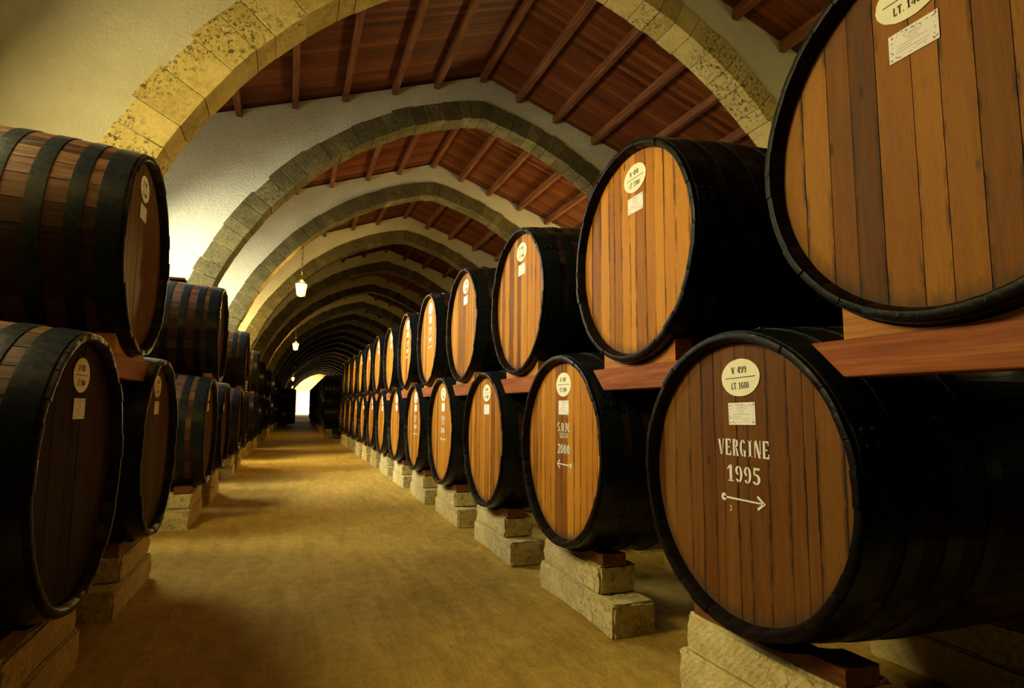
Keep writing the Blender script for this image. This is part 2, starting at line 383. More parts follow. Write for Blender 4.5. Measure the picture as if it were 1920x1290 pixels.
# roof: deck per bay with purlins as its parts
deck_src = {}
PURLIN_X = [RIDGE_X + d*K for d in (-7.35, -6.3, -5.27, -4.19, -3.17, -2.09, -1.11, 0, .94, 1.94, 3.02, 4.05, 5.1, 6.15)]
for i in range(len(ARCH_Y)):
    y0 = ARCH_Y[i]; y1 = ARCH_Y[i+1] if i+1 < len(ARCH_Y) else Y_END; L = y1-y0
    bm = bmesh.new(); h = .05
    for xa, xb in ((HALL_L-.3, RIDGE_X), (RIDGE_X, HALL_R+.6)):
        prism(bm, [(xa, roof_z(xa)), (xb, roof_z(xb)), (xb, roof_z(xb)+h), (xa, roof_z(xa)+h)], 1, 0, L)
    c = finish('ceiling_%d' % (i+1), bm, M['deck'], smooth=False); c.location = (shift(y0+L/2), y0, 0); tag(c, kind='structure')
    src = None
    for j, px in enumerate(PURLIN_X):
        if src is None:
            bm = bmesh.new(); box(bm, -.052, .052, TH-.03, L+.03, -.165, .0)
            bmesh.ops.bevel(bm, geom=list(bm.edges), offset=.008, segments=1, affect='EDGES')
            src = finish('beam', bm, M['purlin'], c, smooth=False); p = src
        else: p = inst(src, c)
        p.location = (px, 0, roof_z(px)+.012)
# side walls with windows, the warm ones added in place of lamps
def wall_bm(x0, x1, wins, h):
    bm = bmesh.new(); ys = sorted({Y_BACK, Y_END} | {v for w_ in wins for v in (w_[0]-w_[1]/2, w_[0]+w_[1]/2)})
    for a, b2 in zip(ys, ys[1:]):
        hit = [w_ for w_ in wins if abs((a+b2)/2-w_[0]) < w_[1]/2]
        if hit:
            box(bm, x0, x1, a, b2, -.05, hit[0][2]); box(bm, x0, x1, a, b2, hit[0][3], h)
        else: box(bm, x0, x1, a, b2, -.05, h)
    return bm
hl = roof_z(HALL_L)+.3; hr = roof_z(HALL_R)+.3
tag(finish('wall_left', wall_bm(HALL_L-.35, HALL_L, LEFT_WINDOWS, hl), M['plaster'], smooth=False), kind='structure')
tag(finish('wall_right', wall_bm(HALL_R+1.6, HALL_R+1.95, RIGHT_WINDOWS, hr), M['plaster'], smooth=False), kind='structure')
wn_i = 0
for xw, wins in ((HALL_L-.14, LEFT_WINDOWS), (HALL_R+1.75, RIGHT_WINDOWS)):
    for yc, wd, z0, z1, pw, c in wins:
        wn_i += 1; bm = bmesh.new(); a, b2 = yc-wd/2, yc+wd/2
        for q in ((a, a+.07, z0, z1), (b2-.07, b2, z0, z1), (a, b2, z0, z0+.07), (a, b2, z1-.07, z1), (yc-.025, yc+.025, z0, z1), (a, b2, (z0+z1)/2-.02, (z0+z1)/2+.02)):
            box(bm, xw-.03, xw+.03, q[0], q[1], q[2], q[3])
        wf = finish('window_%d' % wn_i, bm, M['frame'], smooth=False); tag(wf, kind='structure')
        bm = bmesh.new(); box(bm, xw-.004, xw+.004, a+.03, b2-.03, z0+.03, z1-.03); finish('pane', bm, M['window_glass'], wf, smooth=False)
# back wall and end wall with its bright doorway
bm = bmesh.new(); box(bm, HALL_L-.4, HALL_R+2.2, Y_BACK-.3, Y_BACK, -.05, RIDGE_Z+.2); tag(finish('wall_back', bm, M['plaster'], smooth=False), kind='structure')
SE = shift(Y_END); DX0, DX1, DH = 1.30, 4.6, 4.15
bm = bmesh.new()
for q in ((HALL_L-.5, DX0, -.05, RIDGE_Z+.3), (DX1, HALL_R+3, -.05, RIDGE_Z+.3), (DX0, DX1, DH, RIDGE_Z+.3)): box(bm, q[0], q[1], Y_END, Y_END+.4, q[2], q[3])
tag(finish('wall_end', bm, M['far_plaster'], smooth=False), kind='structure')
bm = bmesh.new()
for q in ((DX0-.12, DX0+.02, 0, DH), (DX1-.02, DX1+.12, 0, DH), (DX0-.12, DX1+.12, DH-.02, DH+.12)): box(bm, q[0], q[1], Y_END-.05, Y_END+.42, q[2], q[3])
tag(finish('door_1', bm, M['far_plaster'], smooth=False), kind='structure')
bm = bmesh.new(); box(bm, -3, 9, Y_END+5, Y_END+5.2, -.1, 6); tag(finish('wall_doorway_glow', bm, M['outside'], smooth=False), kind='structure')  # glowing sheet set behind the doorway in place of daylight
area('doorway_daylight', ((DX0+DX1)/2, Y_END+1.2, 1.9), (0, -1, -.08), 2.6, 3.4, 2600, (1.0, 0.86, 0.5))
area('end_wall_light', (2.6, Y_END-3.0, 6.2), (0, 1, -.75), 4.0, .6, 420, (1.0, 0.74, 0.36))  # warm area light inside the hall, aimed at the end wall
# floor: sandy, swept up a little towards the stone plinths
bm = bmesh.new()
xs = [-3.3, -2.6, -1.6, -1.2, -1.05, -.9, -.6, -.2, .3, .8, 1.2, 1.5, 1.7, 1.82, 1.9, 2.1, 2.5, 3.2, 4.5, 6.5, 9, 11.6]
ys = [Y_BACK-.3+.35*i for i in range(0, 108)]; ys = ys + [ys[-1]+1.5*i for i in range(1, 66)] + [126, 140]
random.seed(3); G = []
for y in ys:
    row = []
    for x in xs:
        e = max(smooth01((x-1.45)/.42), smooth01((-.62-x)/.42)) if y < 60 else 0
        row.append(bm.verts.new((x, y, .035*e*(.6+.4*math.sin(y*3.1+x)) + random.uniform(-.006, .006))))
    G.append(row)
for a, b2 in zip(G, G[1:]):
    for i in range(len(xs)-1): bm.faces.new((a[i], a[i+1], b2[i+1], b2[i]))
tag(finish('floor', bm, M['floor'], smooth=True, angle=180, recalc=False), kind='structure')

# ================================================================== stencil lettering
def sector(cx, cy, rx, ry, ix, iy, a0, a1, n=10):
    o = [(cx+rx*math.cos(math.radians(a0+(a1-a0)*i/n)), cy+ry*math.sin(math.radians(a0+(a1-a0)*i/n))) for i in range(n+1)]
    q = [(cx+ix*math.cos(math.radians(a0+(a1-a0)*i/n)), cy+iy*math.sin(math.radians(a0+(a1-a0)*i/n))) for i in range(n+1)]
    return [[o[i], o[i+1], q[i+1], q[i]] for i in range(n)]
def R4(x0, y0, x1, y1): return [[(x0, y0), (x1, y0), (x1, y1), (x0, y1)]]
ZERO = lambda: sector(.25, .5, .24, .5, .085, .40, 97, 263) + sector(.25, .5, .24, .5, .085, .40, -83, 83)
GL = {
 '0': lambda: ZERO(), 'O': lambda: ZERO(),
 '1': lambda: R4(.18, .09, .36, 1) + R4(.08, 0, .46, .07) + [[(.16, .98), (.16, .80), (.02, .70), (.02, .78)]],
 '2': lambda: sector(.25, .72, .23, .28, .08, .18, 170, -30) + [[(.47, .60), (.30, .62), (.04, .12), (.20, .12)]] + R4(.02, 0, .48, .11) + R4(.38, .12, .48, .24),
 '3': lambda: sector(.22, .75, .25, .25, .08, .17, 150, -75) + sector(.22, .27, .27, .27, .09, .18, 75, -150),
 '4': lambda: R4(.28, 0, .44, 1) + [[(.25, .98), (.25, .78), (.10, .36), (0, .36)]] + R4(0, .24, .25, .34) + R4(.46, .24, .54, .34),
 '5': lambda: R4(.06, .86, .46, 1) + R4(.06, .56, .17, .84) + sector(.22, .32, .27, .32, .10, .22, 125, -150),
 '6': lambda: sector(.25, .5, .24, .5, .085, .40, 97, 263) + sector(.25, .29, .24, .29, .09, .19, 80, -80) + sector(.25, .72, .22, .28, .08, .19, 20, 80),
 '7': lambda: R4(.02, .86, .48, 1) + [[(.48, .84), (.32, .84), (.10, 0), (.28, 0)]],
 '8': lambda: sector(.25, .75, .21, .25, .08, .16, 97, 263) + sector(.25, .75, .21, .25, .08, .16, -83, 83) + sector(.25, .26, .24, .26, .09, .17, 97, 263) + sector(.25, .26, .24, .26, .09, .17, -83, 83),
 '9': lambda: sector(.25, .5, .24, .5, .085, .40, -83, 83) + sector(.25, .71, .24, .29, .09, .19, 100, 260) + sector(.25, .28, .22, .28, .08, .19, 200, 260),
 'V': lambda: [[(0, 1), (.19, 1), (.30, 0), (.22, 0)], [(.50, 1), (.42, 1), (.31, .12), (.34, 0)]] + R4(-.02, .94, .22, 1),
 'E': lambda: R4(.05, 0, .21, 1) + R4(.24, .90, .46, 1) + R4(.24, .46, .38, .54) + R4(.24, 0, .48, .10) + R4(.40, .74, .46, .9) + R4(.41, .1, .48, .26),
 'R': lambda: R4(.05, 0, .21, 1) + sector(.24, .75, .22, .25, .06, .16, -85, 85) + [[(.26, .48), (.36, .48), (.50, 0), (.34, 0)]],
 'G': lambda: sector(.25, .5, .24, .5, .085, .40, 97, 263) + sector(.25, .5, .22, .5, .085, .40, 40, 83) + R4(.30, 0, .45, .42) + R4(.24, .36, .48, .42),
 'C': lambda: sector(.25, .5, .24, .5, .085, .40, 97, 263) + sector(.25, .5, .23, .5, .085, .40, 35, 83) + sector(.25, .5, .23, .5, .085, .40, -83, -35),
 'I': lambda: R4(.10, .0, .27, 1) + R4(.04, .93, .33, 1) + R4(.04, 0, .33, .07),
 'N': lambda: R4(.03, 0, .10, 1) + [[(.03, 1), (.20, 1), (.47, 0), (.32, 0)]] + R4(.41, .22, .48, 1),
 'S': lambda: sector(.25, .74, .23, .26, .08, .16, 30, 262) + sector(.25, .26, .23, .26, .08, .16, 82, -150),
 'M': lambda: R4(0, 0, .08, 1) + [[(.06, 1), (.2, 1), (.33, .2), (.25, .2)], [(.31, .2), (.27, .2), (.42, 1), (.46, 1)]] + R4(.43, 0, .58, 1),
 'L': lambda: R4(.08, 0, .22, 1) + R4(.25, 0, .46, .10) + R4(.38, .1, .46, .24),
 'T': lambda: R4(.17, 0, .33, .88) + R4(0, .90, .5, 1) + R4(0, .78, .06, .9) + R4(.44, .78, .5, .9),
 '.': lambda: R4(.06, 0, .17, .13), 'o': lambda: R4(.06, .80, .17, .93), ' ': lambda: [],
}
ADV = {'.': .24, 'o': .26, ' ': .26, 'I': .48, 'M': .68, 'N': .58}
def text_polys(s, cu, cv, height, aspect=1.0, width=None):
    """u to the right, v up, centred on cu,cv"""
    tot = sum(ADV.get(c, .58) for c in s)-.08
    sx = (width/tot) if width else height*aspect
    u0 = cu-tot*sx/2; out = []
    for ch in s:
        for q in GL[ch](): out.append([(u0+p[0]*sx, cv-height/2+p[1]*height) for p in q])
        u0 += ADV.get(ch, .58)*sx
    return out
def polys_bm(polys, x, bm=None, th=0):
    """head plane faces -x: reading to the right runs along -y"""
    bm = bm or bmesh.new()
    for q in polys:
        bm.faces.new([bm.verts.new((x, -p[0], p[1])) for p in q])
    return bm
def disc_poly(cu, cv, ru, rv, n=48, jit=0): return [[(cu+ru*math.cos(2*PI*i/n)*(1+random.uniform(-jit, jit)), cv+rv*math.sin(2*PI*i/n)*(1+random.uniform(-jit, jit))) for i in range(n)]]
def arrow_polys(cu, cv, wd, direction):
    h = .0085; a, b2 = cu-wd/2, cu+wd/2
    P = disc_poly(a, cv, .017, .017, 20) + [[(a, cv-h/2), (b2-.012, cv-h/2*.8), (b2-.012, cv+h/2*.8), (a, cv+h/2)]]
    P += [[(b2, cv), (b2-.045, cv+.032), (b2-.050, cv+.022), (b2-.018, cv)], [(b2, cv), (b2-.018, cv), (b2-.050, cv-.022), (b2-.045, cv-.032)]]
    if direction < 0: P = [[(2*cu-p[0], p[1]) for p in q] for q in P]
    return P

# ================================================================== barrels
BL, R0, RB, RIN = 1.70, .645, .708, .603
def prof(s): return R0+(RB-R0)*(1-((s-.85)/.905)**2)
def body_bm(seed):
    random.seed(seed); bm = bmesh.new(); cl = bm.loops.layers.float_color.new('pk')
    n = 34; angs = []; st = []
    edges = [0]
    for i in range(n): edges.append(edges[-1]+random.uniform(.75, 1.25))
    tot = edges[-1]
    for i in range(n):
        a0, a1 = edges[i]/tot*2*PI, edges[i+1]/tot*2*PI; d = .0045
        for a, g in ((a0, 1), (a0+d, 0), ((a0+a1)/2, 0), (a1-d, 0)): angs.append(a); st.append((i, g))
    tones = [random.random() for _ in range(n)]; ends = [random.uniform(-.004, .004) for _ in range(n)]
    svals = [-.056, -.052] + [-.03, 0, .08, .2, .35, .5, .68, .85, 1.02, 1.2, 1.35, 1.5, 1.62, 1.7, 1.73] + [1.752, 1.756]
    R = []
    # inner chamfer of front chime, outside, back chime
    def ring(fn_s, fn_r):
        vs = []
        for a, (i, g) in zip(angs, st):
            s = fn_s(i); r = fn_r(i, g); vs.append(bm.verts.new((s, r*math.cos(a), r*math.sin(a))))
        R.append(vs)
    ring(lambda i: .004, lambda i, g: RIN-.002)
    ring(lambda i: -.040+ends[i], lambda i, g: RIN+.006+(.002 if g else 0))
    ring(lambda i: -.054+ends[i], lambda i, g: RIN+.016-(-.0 if g else 0))
    ring(lambda i: -.056+ends[i], lambda i, g: R0-.010)
    for s in svals[1:-1]: ring(lambda i, s=s: s+(ends[i] if s < -.04 or s > 1.74 else 0), lambda i, g, s=s: prof(s)-(.0035 if g else 0))
    ring(lambda i: 1.756+ends[i], lambda i, g: R0-.010); ring(lambda i: 1.754, lambda i, g: RIN+.016); ring(lambda i: 1.696, lambda i, g: RIN-.002)
    N = len(angs)
    for a, b2 in zip(R, R[1:]):
        for j in range(N):
            f = bm.faces.new((a[j], a[(j+1) % N], b2[(j+1) % N], b2[j])); tn = tones[st[j][0]]
            for lp in f.loops: lp[cl] = (tn, 0, 0, 1)
    return bm
def hoop_bm(s0, s1, seed, rivets=True, nseg=96):
    random.seed(seed); bm = bmesh.new(); R = []
    def rr(s, off): return prof(s)+off
    for s, off in ((s0, -.002), (s0, .0045), ((s0+s1)/2, .0052), (s1, .0045), (s1, -.002)):
        R.append([bm.verts.new((s, rr(s, off)*math.cos(2*PI*j/nseg), rr(s, off)*math.sin(2*PI*j/nseg))) for j in range(nseg)])
    for a, b2 in zip(R, R[1:]):
        for j in range(nseg): bm.faces.new((a[j], a[(j+1) % nseg], b2[(j+1) % nseg], b2[j]))
    if rivets:    # lapped joint with four rivets
        a0 = random.uniform(1.5, 2.6)
        lap = []
        for s, off in ((s0+.002, .004), (s0+.002, .010), (s1-.002, .010), (s1-.002, .004)):
            lap.append([bm.verts.new((s, rr(s, off)*math.cos(a0+da), rr(s, off)*math.sin(a0+da))) for da in (0, .05, .10, .15)])
        for a, b2 in zip(lap, lap[1:]):
            for j in range(3): bm.faces.new((a[j], a[j+1], b2[j+1], b2[j]))
        for e in (0, 3): bm.faces.new([l[e] for l in lap])
        for da in (.03, .12):
            for fs in (.3, .7):
                s = s0+(s1-s0)*fs; ang = a0+da; r = rr(s, .010)
                mt = Matrix.Translation((s, r*math.cos(ang), r*math.sin(ang)))
                bmesh.ops.create_icosphere(bm, subdivisions=1, radius=.011, matrix=mt)
    return bm
def head_bm(seed, widths=(.055, .125)):
    random.seed(seed); bm = bmesh.new(); cl = bm.loops.layers.float_color.new('pk')
    R = RIN+.001; ed = [-R]
    while ed[-1] < R: ed.append(ed[-1]+random.uniform(*widths))
    ed[-1] = R; 
    if ed[-1]-ed[-2] < .03: ed.pop(-2)
    for a, b2 in zip(ed, ed[1:]):
        tone, rnd = random.random(), random.random(); xo = random.uniform(0, .0018); g = .0012
        m_ = 7; cols = []
        for k in range(m_+1):
            y = a+g+(b2-a-2*g)*k/m_; hgt = math.sqrt(max(0, R*R-y*y)); cols.append((y, hgt, k/m_))
        vt = [[bm.verts.new((xo, y, h*q)) for q in (1, .5, 0, -.5, -1)] for y, h, u in cols]
        for k in range(m_):
            for q in range(4):
                if cols[k][1] < 1e-4 and cols[k+1][1] < 1e-4: continue
                vs = [vt[k][q], vt[k+1][q], vt[k+1][q+1], vt[k][q+1]]
                f = bm.faces.new(vs)
                for lp in f.loops:
                    u = cols[k][2] if lp.vert in vt[k] else cols[k+1][2]
                    lp[cl] = (tone, rnd, u, 1)
        for col_i, kx in ((0, 0), (m_, m_)):       # plank sides down into the joint
            L0 = vt[col_i]; L1 = [bm.verts.new((.012, v.co.y, v.co.z)) for v in L0]
            for q in range(4):
                f = bm.faces.new((L0[q], L0[q+1], L1[q+1], L1[q]))
                for lp in f.loops: lp[cl] = (0, rnd, 0.5, 1)
    # backing
    vs = [bm.verts.new((.010, R*math.cos(2*PI*i/64), R*math.sin(2*PI*i/64))) for i in range(64)]
    f = bm.faces.new(vs)
    for lp in f.loops: lp[cl] = (0, .5, .5, 1)
    return bm
BODY = {k: [finish('staves', body_bm(100+j), M[k]) for j in range(2)] for k in ('body_right', 'body_left')}
HOOPS = [finish('hoop', hoop_bm(a, b2, 20+i), M['hoop'], angle=40) for i, (a, b2) in enumerate(((-.03, .085), (.145, .22), (.32, .40), (.51, .59), (1.11, 1.19), (1.30, 1.38), (1.48, 1.555), (1.615, 1.73)))]
HEADS = {}
def head_src(mat, i):
    if (mat, i) not in HEADS: HEADS[(mat, i)] = finish('head', head_bm(300+i*7+len(mat)), M[mat], smooth=False, recalc=False)
    return HEADS[(mat, i)]
protos = [o for L_ in BODY.values() for o in L_] + HOOPS
# printed certificate (shared)
def cert_parts():
    random.seed(5); W, H = .165, .098
    bm = bmesh.new(); box(bm, -.0022, -.0008, -W/2, W/2, -H/2, H/2); paper = finish('certificate', bm, M['paper'], smooth=False)
    P = []
    for k in range(58):   # vine border
        per = random.random()*2*(W+H); m_ = .010+random.uniform(-.004, .005)
        if per < W: u, v = per-W/2, H/2-m_
        elif per < 2*W: u, v = per-W-W/2, -H/2+m_
        elif per < 2*W+H: u, v = -W/2+m_, per-2*W-H/2
        else: u, v = W/2-m_, per-2*W-H-H/2
        u = max(-W/2+.006, min(W/2-.006, u)); v = max(-H/2+.005, min(H/2-.005, v)); r = random.uniform(.0012, .0030)
        P += disc_poly(u, v, r*random.uniform(.8, 1.6), r, 7, .3)
    P += sector(0, H/2-.022, .030, .013, .0285, .0118, 0, 360, 28)
    P += [[(-.017, H/2-.023), (.017, H/2-.023), (.017, H/2-.0215), (-.017, H/2-.0215)], [(-.012, H/2-.027), (.012, H/2-.027), (.012, H/2-.026), (-.012, H/2-.026)]]
    for k, (a, b2) in enumerate(((-.018, .018), (-.05, .048), (-.055, -.005), (-.058, .052), (.01, .045))):
        v = .006-.0095*k; P.append([(a, v), (b2, v), (b2, v+.0014), (a, v+.0014)])
    pr = finish('print', polys_bm(P, -.0026), M['print'], smooth=False, recalc=False); pr.parent = paper
    return paper
CERT = cert_parts(); protos.append(CERT)
def plate_parts(parent, num, lit, loc, tilt=0):
    random.seed(num+1); bm = bmesh.new()
    p = disc_poly(0, 0, .119, .084, 44, .012)[0]
    prism(bm, [(-a, b2) for a, b2 in p], 0, -.0025, -.0008)
    pl = finish('number_plate', bm, M['plate'], parent, smooth=False); pl.location = loc; pl.rotation_euler = (tilt, 0, 0)
    P = text_polys('No %d' % num, -.004, .034, .030, width=.094) + text_polys('LT. %d' % lit, -.002, -.036, .030, width=.110)
    P += [[(-.092, -.0015), (.094, -.0015), (.094, .0015), (-.092, .0015)]]
    o = finish('stencilled_number', polys_bm(P, -.0034), M['ink'], pl, smooth=False, recalc=False)
    return pl
def barrel(name, loc, side, s, bodymat, headmat, variant, label, group, num=None, lit=1600, text=None, tilt=0, full=True, cert=True, off=-.03, hoops=True):
    """side +1: axis along +x, head faces the aisle at -x ; -1 mirrored"""
    t = empty(name, loc, 0 if side > 0 else PI, (1, s, s)); tag(t, label, 'barrel', group)
    b = inst(BODY[bodymat][variant % 2], t, 'staves'); b.rotation_euler = (variant*1.3, 0, 0)
    h = inst(head_src(headmat, variant), t, 'head')
    h2 = inst(head_src(headmat, variant), t, 'head'); h2.location = (1.694, 0, 0); h2.rotation_euler = (0, 0, PI); h2['label'] = 'rear head'
    if hoops:
        for i, hp in enumerate(HOOPS):
            q = inst(hp, t, 'hoop'); q.rotation_euler = ((variant*.7+i*.4) % .9-.45, 0, 0)
    if num:
        plate_parts(t, num, lit, (0, -off, .445), tilt)
        if cert:
            c = copy_tree(CERT, t); c.location = (0, -off-.003, .285); c.rotation_euler = (tilt*.6, 0, 0)
    if text:
        for ln, v, hh, wd in text['lines'] + [('3', text['ay']-.045, .026, None)]:
            uo = off+text['dir']*-.085 if ln == '3' else off
            o = finish('painted_lettering', polys_bm(text_polys(ln, uo, v, hh, width=wd), -.0014), M['paint'], t, smooth=False, recalc=False); o['label'] = 'white stencilled lettering'
        o = finish('painted_arrow', polys_bm(arrow_polys(off, text['ay'], text['aw'], text['dir']), -.0014), M['paint'], t, smooth=False, recalc=False); o['label'] = 'white painted arrow'
    return t
TV = {'lines': [('VERGINE', .135, .074, .315), ('1995', .02, .072, .205)], 'ay': -.09, 'aw': .255, 'dir': 1}
TS = {'lines': [('S.O.M.', .150, .062, .20), ('SECCO', .093, .036, .125), ('2000', .0, .066, .19)], 'ay': -.105, 'aw': .215, 'dir': -1}
ORD = ['', 'second', 'third', 'fourth', 'fifth', 'sixth', 'seventh', 'eighth', 'ninth', 'tenth', 'eleventh', 'twelfth', 'thirteenth', 'fourteenth', 'fifteenth', 'sixteenth', 'seventeenth', 'eighteenth', 'nineteenth', 'twentieth']

# ================================================================== supports
def stone_bm(w0, w1, h, d, seed):
    """block spanning y w0..w1, x 0..d, z 0..h, roughly hewn"""
    random.seed(seed); bm = bmesh.new(); box(bm, 0, d, w0, w1, 0, h)
    bmesh.ops.subdivide_edges(bm, edges=list(bm.edges), cuts=5, use_grid_fill=True)
    bmesh.ops.bevel(bm, geom=[e for e in bm.edges if len(e.link_faces) == 2 and e.calc_face_angle(0) > 1], offset=.014, segments=2, affect='EDGES')
    for v in bm.verts:
        v.co += Vector((random.uniform(-.006, .006), random.uniform(-.008, .008), random.uniform(-.004, .004) if v.co.z > .02 else 0))
    return bm
STONE_LOW = [finish('stone_block', stone_bm(-.61, .52, .215, .30, 40+i), M['block'], angle=50) for i in range(3)]
STONE_UP = [finish('stone_block', stone_bm(-.42, .47, .184, .27, 50+i), M['block'], angle=50) for i in range(3)]
protos += STONE_LOW+STONE_UP
def saddle_bm(hw, z0, ztop, rad, zc, depth, floor_z=None):
    bm = bmesh.new(); n = 22; pts = [(-hw, z0), (hw, z0)]
    for i in range(n+1):
        y = hw-2*hw*i/n; z = zc-math.sqrt(max(.01, rad*rad-y*y)); pts.append((y, max(z0+.006, min(ztop, z))))
    prism(bm, pts, 0, 0, depth); return bm
SADDLE = finish('saddle_board', saddle_bm(.43, 0, .068, .690, .700, .17), M['saddle'], smooth=False)
def beam_bm(depth):
    bm = bmesh.new(); prism(bm, [(-.37, 0), (.37, 0), (.51, .135), (-.51, .135)], 0, 0, depth)
    bmesh.ops.bevel(bm, geom=list(bm.edges), offset=.004, segments=1, affect='EDGES'); return bm
BEAM = finish('timber_bearer', beam_bm(.12), M['beam'], smooth=False)
CHOCK = finish('chock', saddle_bm(.37, 0, .125, .672, .676, .105), M['chock'], smooth=False)
protos += [SADDLE, BEAM, CHOCK]
def place(src, loc, side, label, cat, group, sy=1):
    o = inst(src); o.location = loc; o.rotation_euler = (0, 0, 0 if side > 0 else PI)
    tag(o, label, cat, group); return o
def lower_support(y, x, side, who, row, k, rear=True):
    """x: head plane; side +1 right row"""
    xf = x+side*.05
    for nm, xx in (('front', xf), ('rear', x+side*1.36)):
        if nm == 'rear' and not rear: continue
        sgn = side
        a = place(STONE_LOW[k % 3], (xx, y, 0.0), side, 'wide limestone block on the floor, %s support of %s' % (nm, who), 'stone block', 'bottom stone blocks under the '+row)
        b = place(STONE_UP[k % 3], (xx+side*.012, y, .214), side, 'narrower limestone block stacked second, %s support of %s' % (nm, who), 'stone block', 'upper stone blocks under the '+row)
        if side < 0:   # turned half round: keep the long step towards the camera
            a.scale = (1, -1, 1); b.scale = (1, -1, 1)
        place(SADDLE, (xx+side*.03, y, .400), side, 'reddish wooden board on limestone, %s bed of %s' % (nm, who), 'board', 'bed boards under the '+row)
def upper_support(y, x, side, who, row, zc=.935, s=.99):
    zt = EYE+zc-.669*s
    for nm, xx in (('front', x+side*.005), ('rear', x+side*1.575)):
        place(BEAM, (xx, y, zt-.135), side, 'reddish wooden cross timber, %s support of %s' % (nm, who), 'bearer', 'cross timbers under the '+row)
        place(CHOCK, (xx+side*.01, y, zt), side, 'curved orange wooden chock, %s cradle of %s' % (nm, who), 'chock', 'chocks under the '+row)

# ------------------------------------------------------------------ right-hand rows
XR = 1.848
LOW = {0: (2.12, -.295, .985), 1: (3.90, -.285, 1.03), 2: (5.675, -.300, 1.01), 3: (7.46, -.288, 1.03), 4: (9.22, -.297, 1.01), 5: (10.97, -.297, 1.01), 6: (12.72, -.31, 1.0)}
UPP = {-1: (1.20, .925, 1.0), 0: (2.94, .915, .99), 1: (4.76, .925, .98), 2: (6.52, .945, 1.0), 3: (8.33, .965, 1.01), 4: (10.08, .955, .99), 5: (11.82, .93, .99), 6: (13.55, .95, 1.0)}
for i in range(0, 13):
    y, zc, s = LOW.get(i, (2.115+1.748*i, -.335, .995)); num = 499-2*i
    zc = -.95+.655*s+.01 if i > 6 else zc
    tx = {0: TV, 1: TS, 3: TS, 4: TS}.get(i)
    if i == 0: lab = 'shaded brown barrel with white VERGINE 1995 lettering and number 499'
    elif i == 1: lab = 'brown barrel numbered 497 with white S.O.M. SECCO 2000 lettering'
    elif i <= 3: lab = 'large barrel numbered %d in the lower bright-headed row' % num
    else: lab = '%s barrel back from VERGINE 1995 one in the lower bright-headed row' % ORD[i]
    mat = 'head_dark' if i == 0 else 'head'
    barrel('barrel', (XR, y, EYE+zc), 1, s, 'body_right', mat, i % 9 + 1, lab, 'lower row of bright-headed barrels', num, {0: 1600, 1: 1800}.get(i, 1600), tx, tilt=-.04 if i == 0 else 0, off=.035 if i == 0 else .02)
    lower_support(y, XR, 1, 'barrel %d' % num, 'lower bright-headed barrels', i)
for i in range(-1, 12):
    y, zc, s = UPP.get(i, (2.98+1.741*i, .935, .99)); num = 498-2*i
    tx = {3: TS, 4: TS}.get(i)
    lab = ('huge orange-brown barrel numbered 500, cut by the picture edge' if i < 0 else
           'large orange barrel numbered %d in the upper bright-headed row' % num if i <= 3 else
           '%s barrel back from number 500 in the upper bright-headed row' % ORD[i+1])
    barrel('barrel', (XR, y, EYE+zc), 1, s, 'body_right', 'head_amber' if i == -1 else 'head', (i*2+5) % 11, lab, 'upper row of bright-headed barrels', num, {-1: 1400, 0: 1700}.get(i, 1600), tx, off=-.045 if i == -1 else .035)
    upper_support(y, XR, 1, 'barrel %d' % num, 'upper bright-headed barrels', zc, s)
barrel('barrel', (XR, .33, EYE-.295), 1, .985, 'body_right', 'head_dark', 6, 'black barrel end at the near end of the lower row beside the VERGINE 1995 barrel', 'lower row of bright-headed barrels')
lower_support(.33, XR, 1, 'the nearest lower barrel', 'lower bright-headed barrels', 2)
# ------------------------------------------------------------------ left-hand pyramids
XL = -.942
n_low = 0
LL = [3.40, 5.18, 8.26, 10.15, 13.15, 14.93, 18.0, 19.72]
LU = [4.36, 8.98, 14.12, 18.9]
LIT = ['nearest', 'second']
for i, y in enumerate(LL):
    num = {0: 485, 1: 487}.get(i)
    lab = ['dark red-brown headed barrel with cream plate, nearest of the shadowed lower row', 'dark barrel with narrow cream plate, second of the shadowed lower row'][i] if i < 2 else '%s barrel back in the shadowed lower row opposite the bright heads' % ORD[i]
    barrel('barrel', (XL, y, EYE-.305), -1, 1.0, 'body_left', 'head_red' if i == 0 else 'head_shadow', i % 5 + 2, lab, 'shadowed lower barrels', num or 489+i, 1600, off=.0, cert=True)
    lower_support(y, XL, -1, '%s shadowed barrel' % (ORD[i] or 'nearest'), 'shadowed barrels', i)
for i, y in enumerate(LU):
    lab = ['big dark barrel with bluish hoops resting on two barrels, cut by the picture edge', 'barrel with glinting lantern reflections on its hoops, second in the shadowed upper tier',
           'third barrel back in the shadowed upper tier', 'fourth barrel back in the shadowed upper tier'][i]
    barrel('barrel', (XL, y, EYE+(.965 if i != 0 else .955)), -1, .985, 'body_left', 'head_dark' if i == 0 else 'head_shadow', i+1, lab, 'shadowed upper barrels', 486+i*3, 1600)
    zc = .965 if i != 0 else .955
    upper_support(y, XL, -1, '%s shadowed upper barrel' % (ORD[i] or 'nearest'), 'shadowed upper barrels', zc, .985)
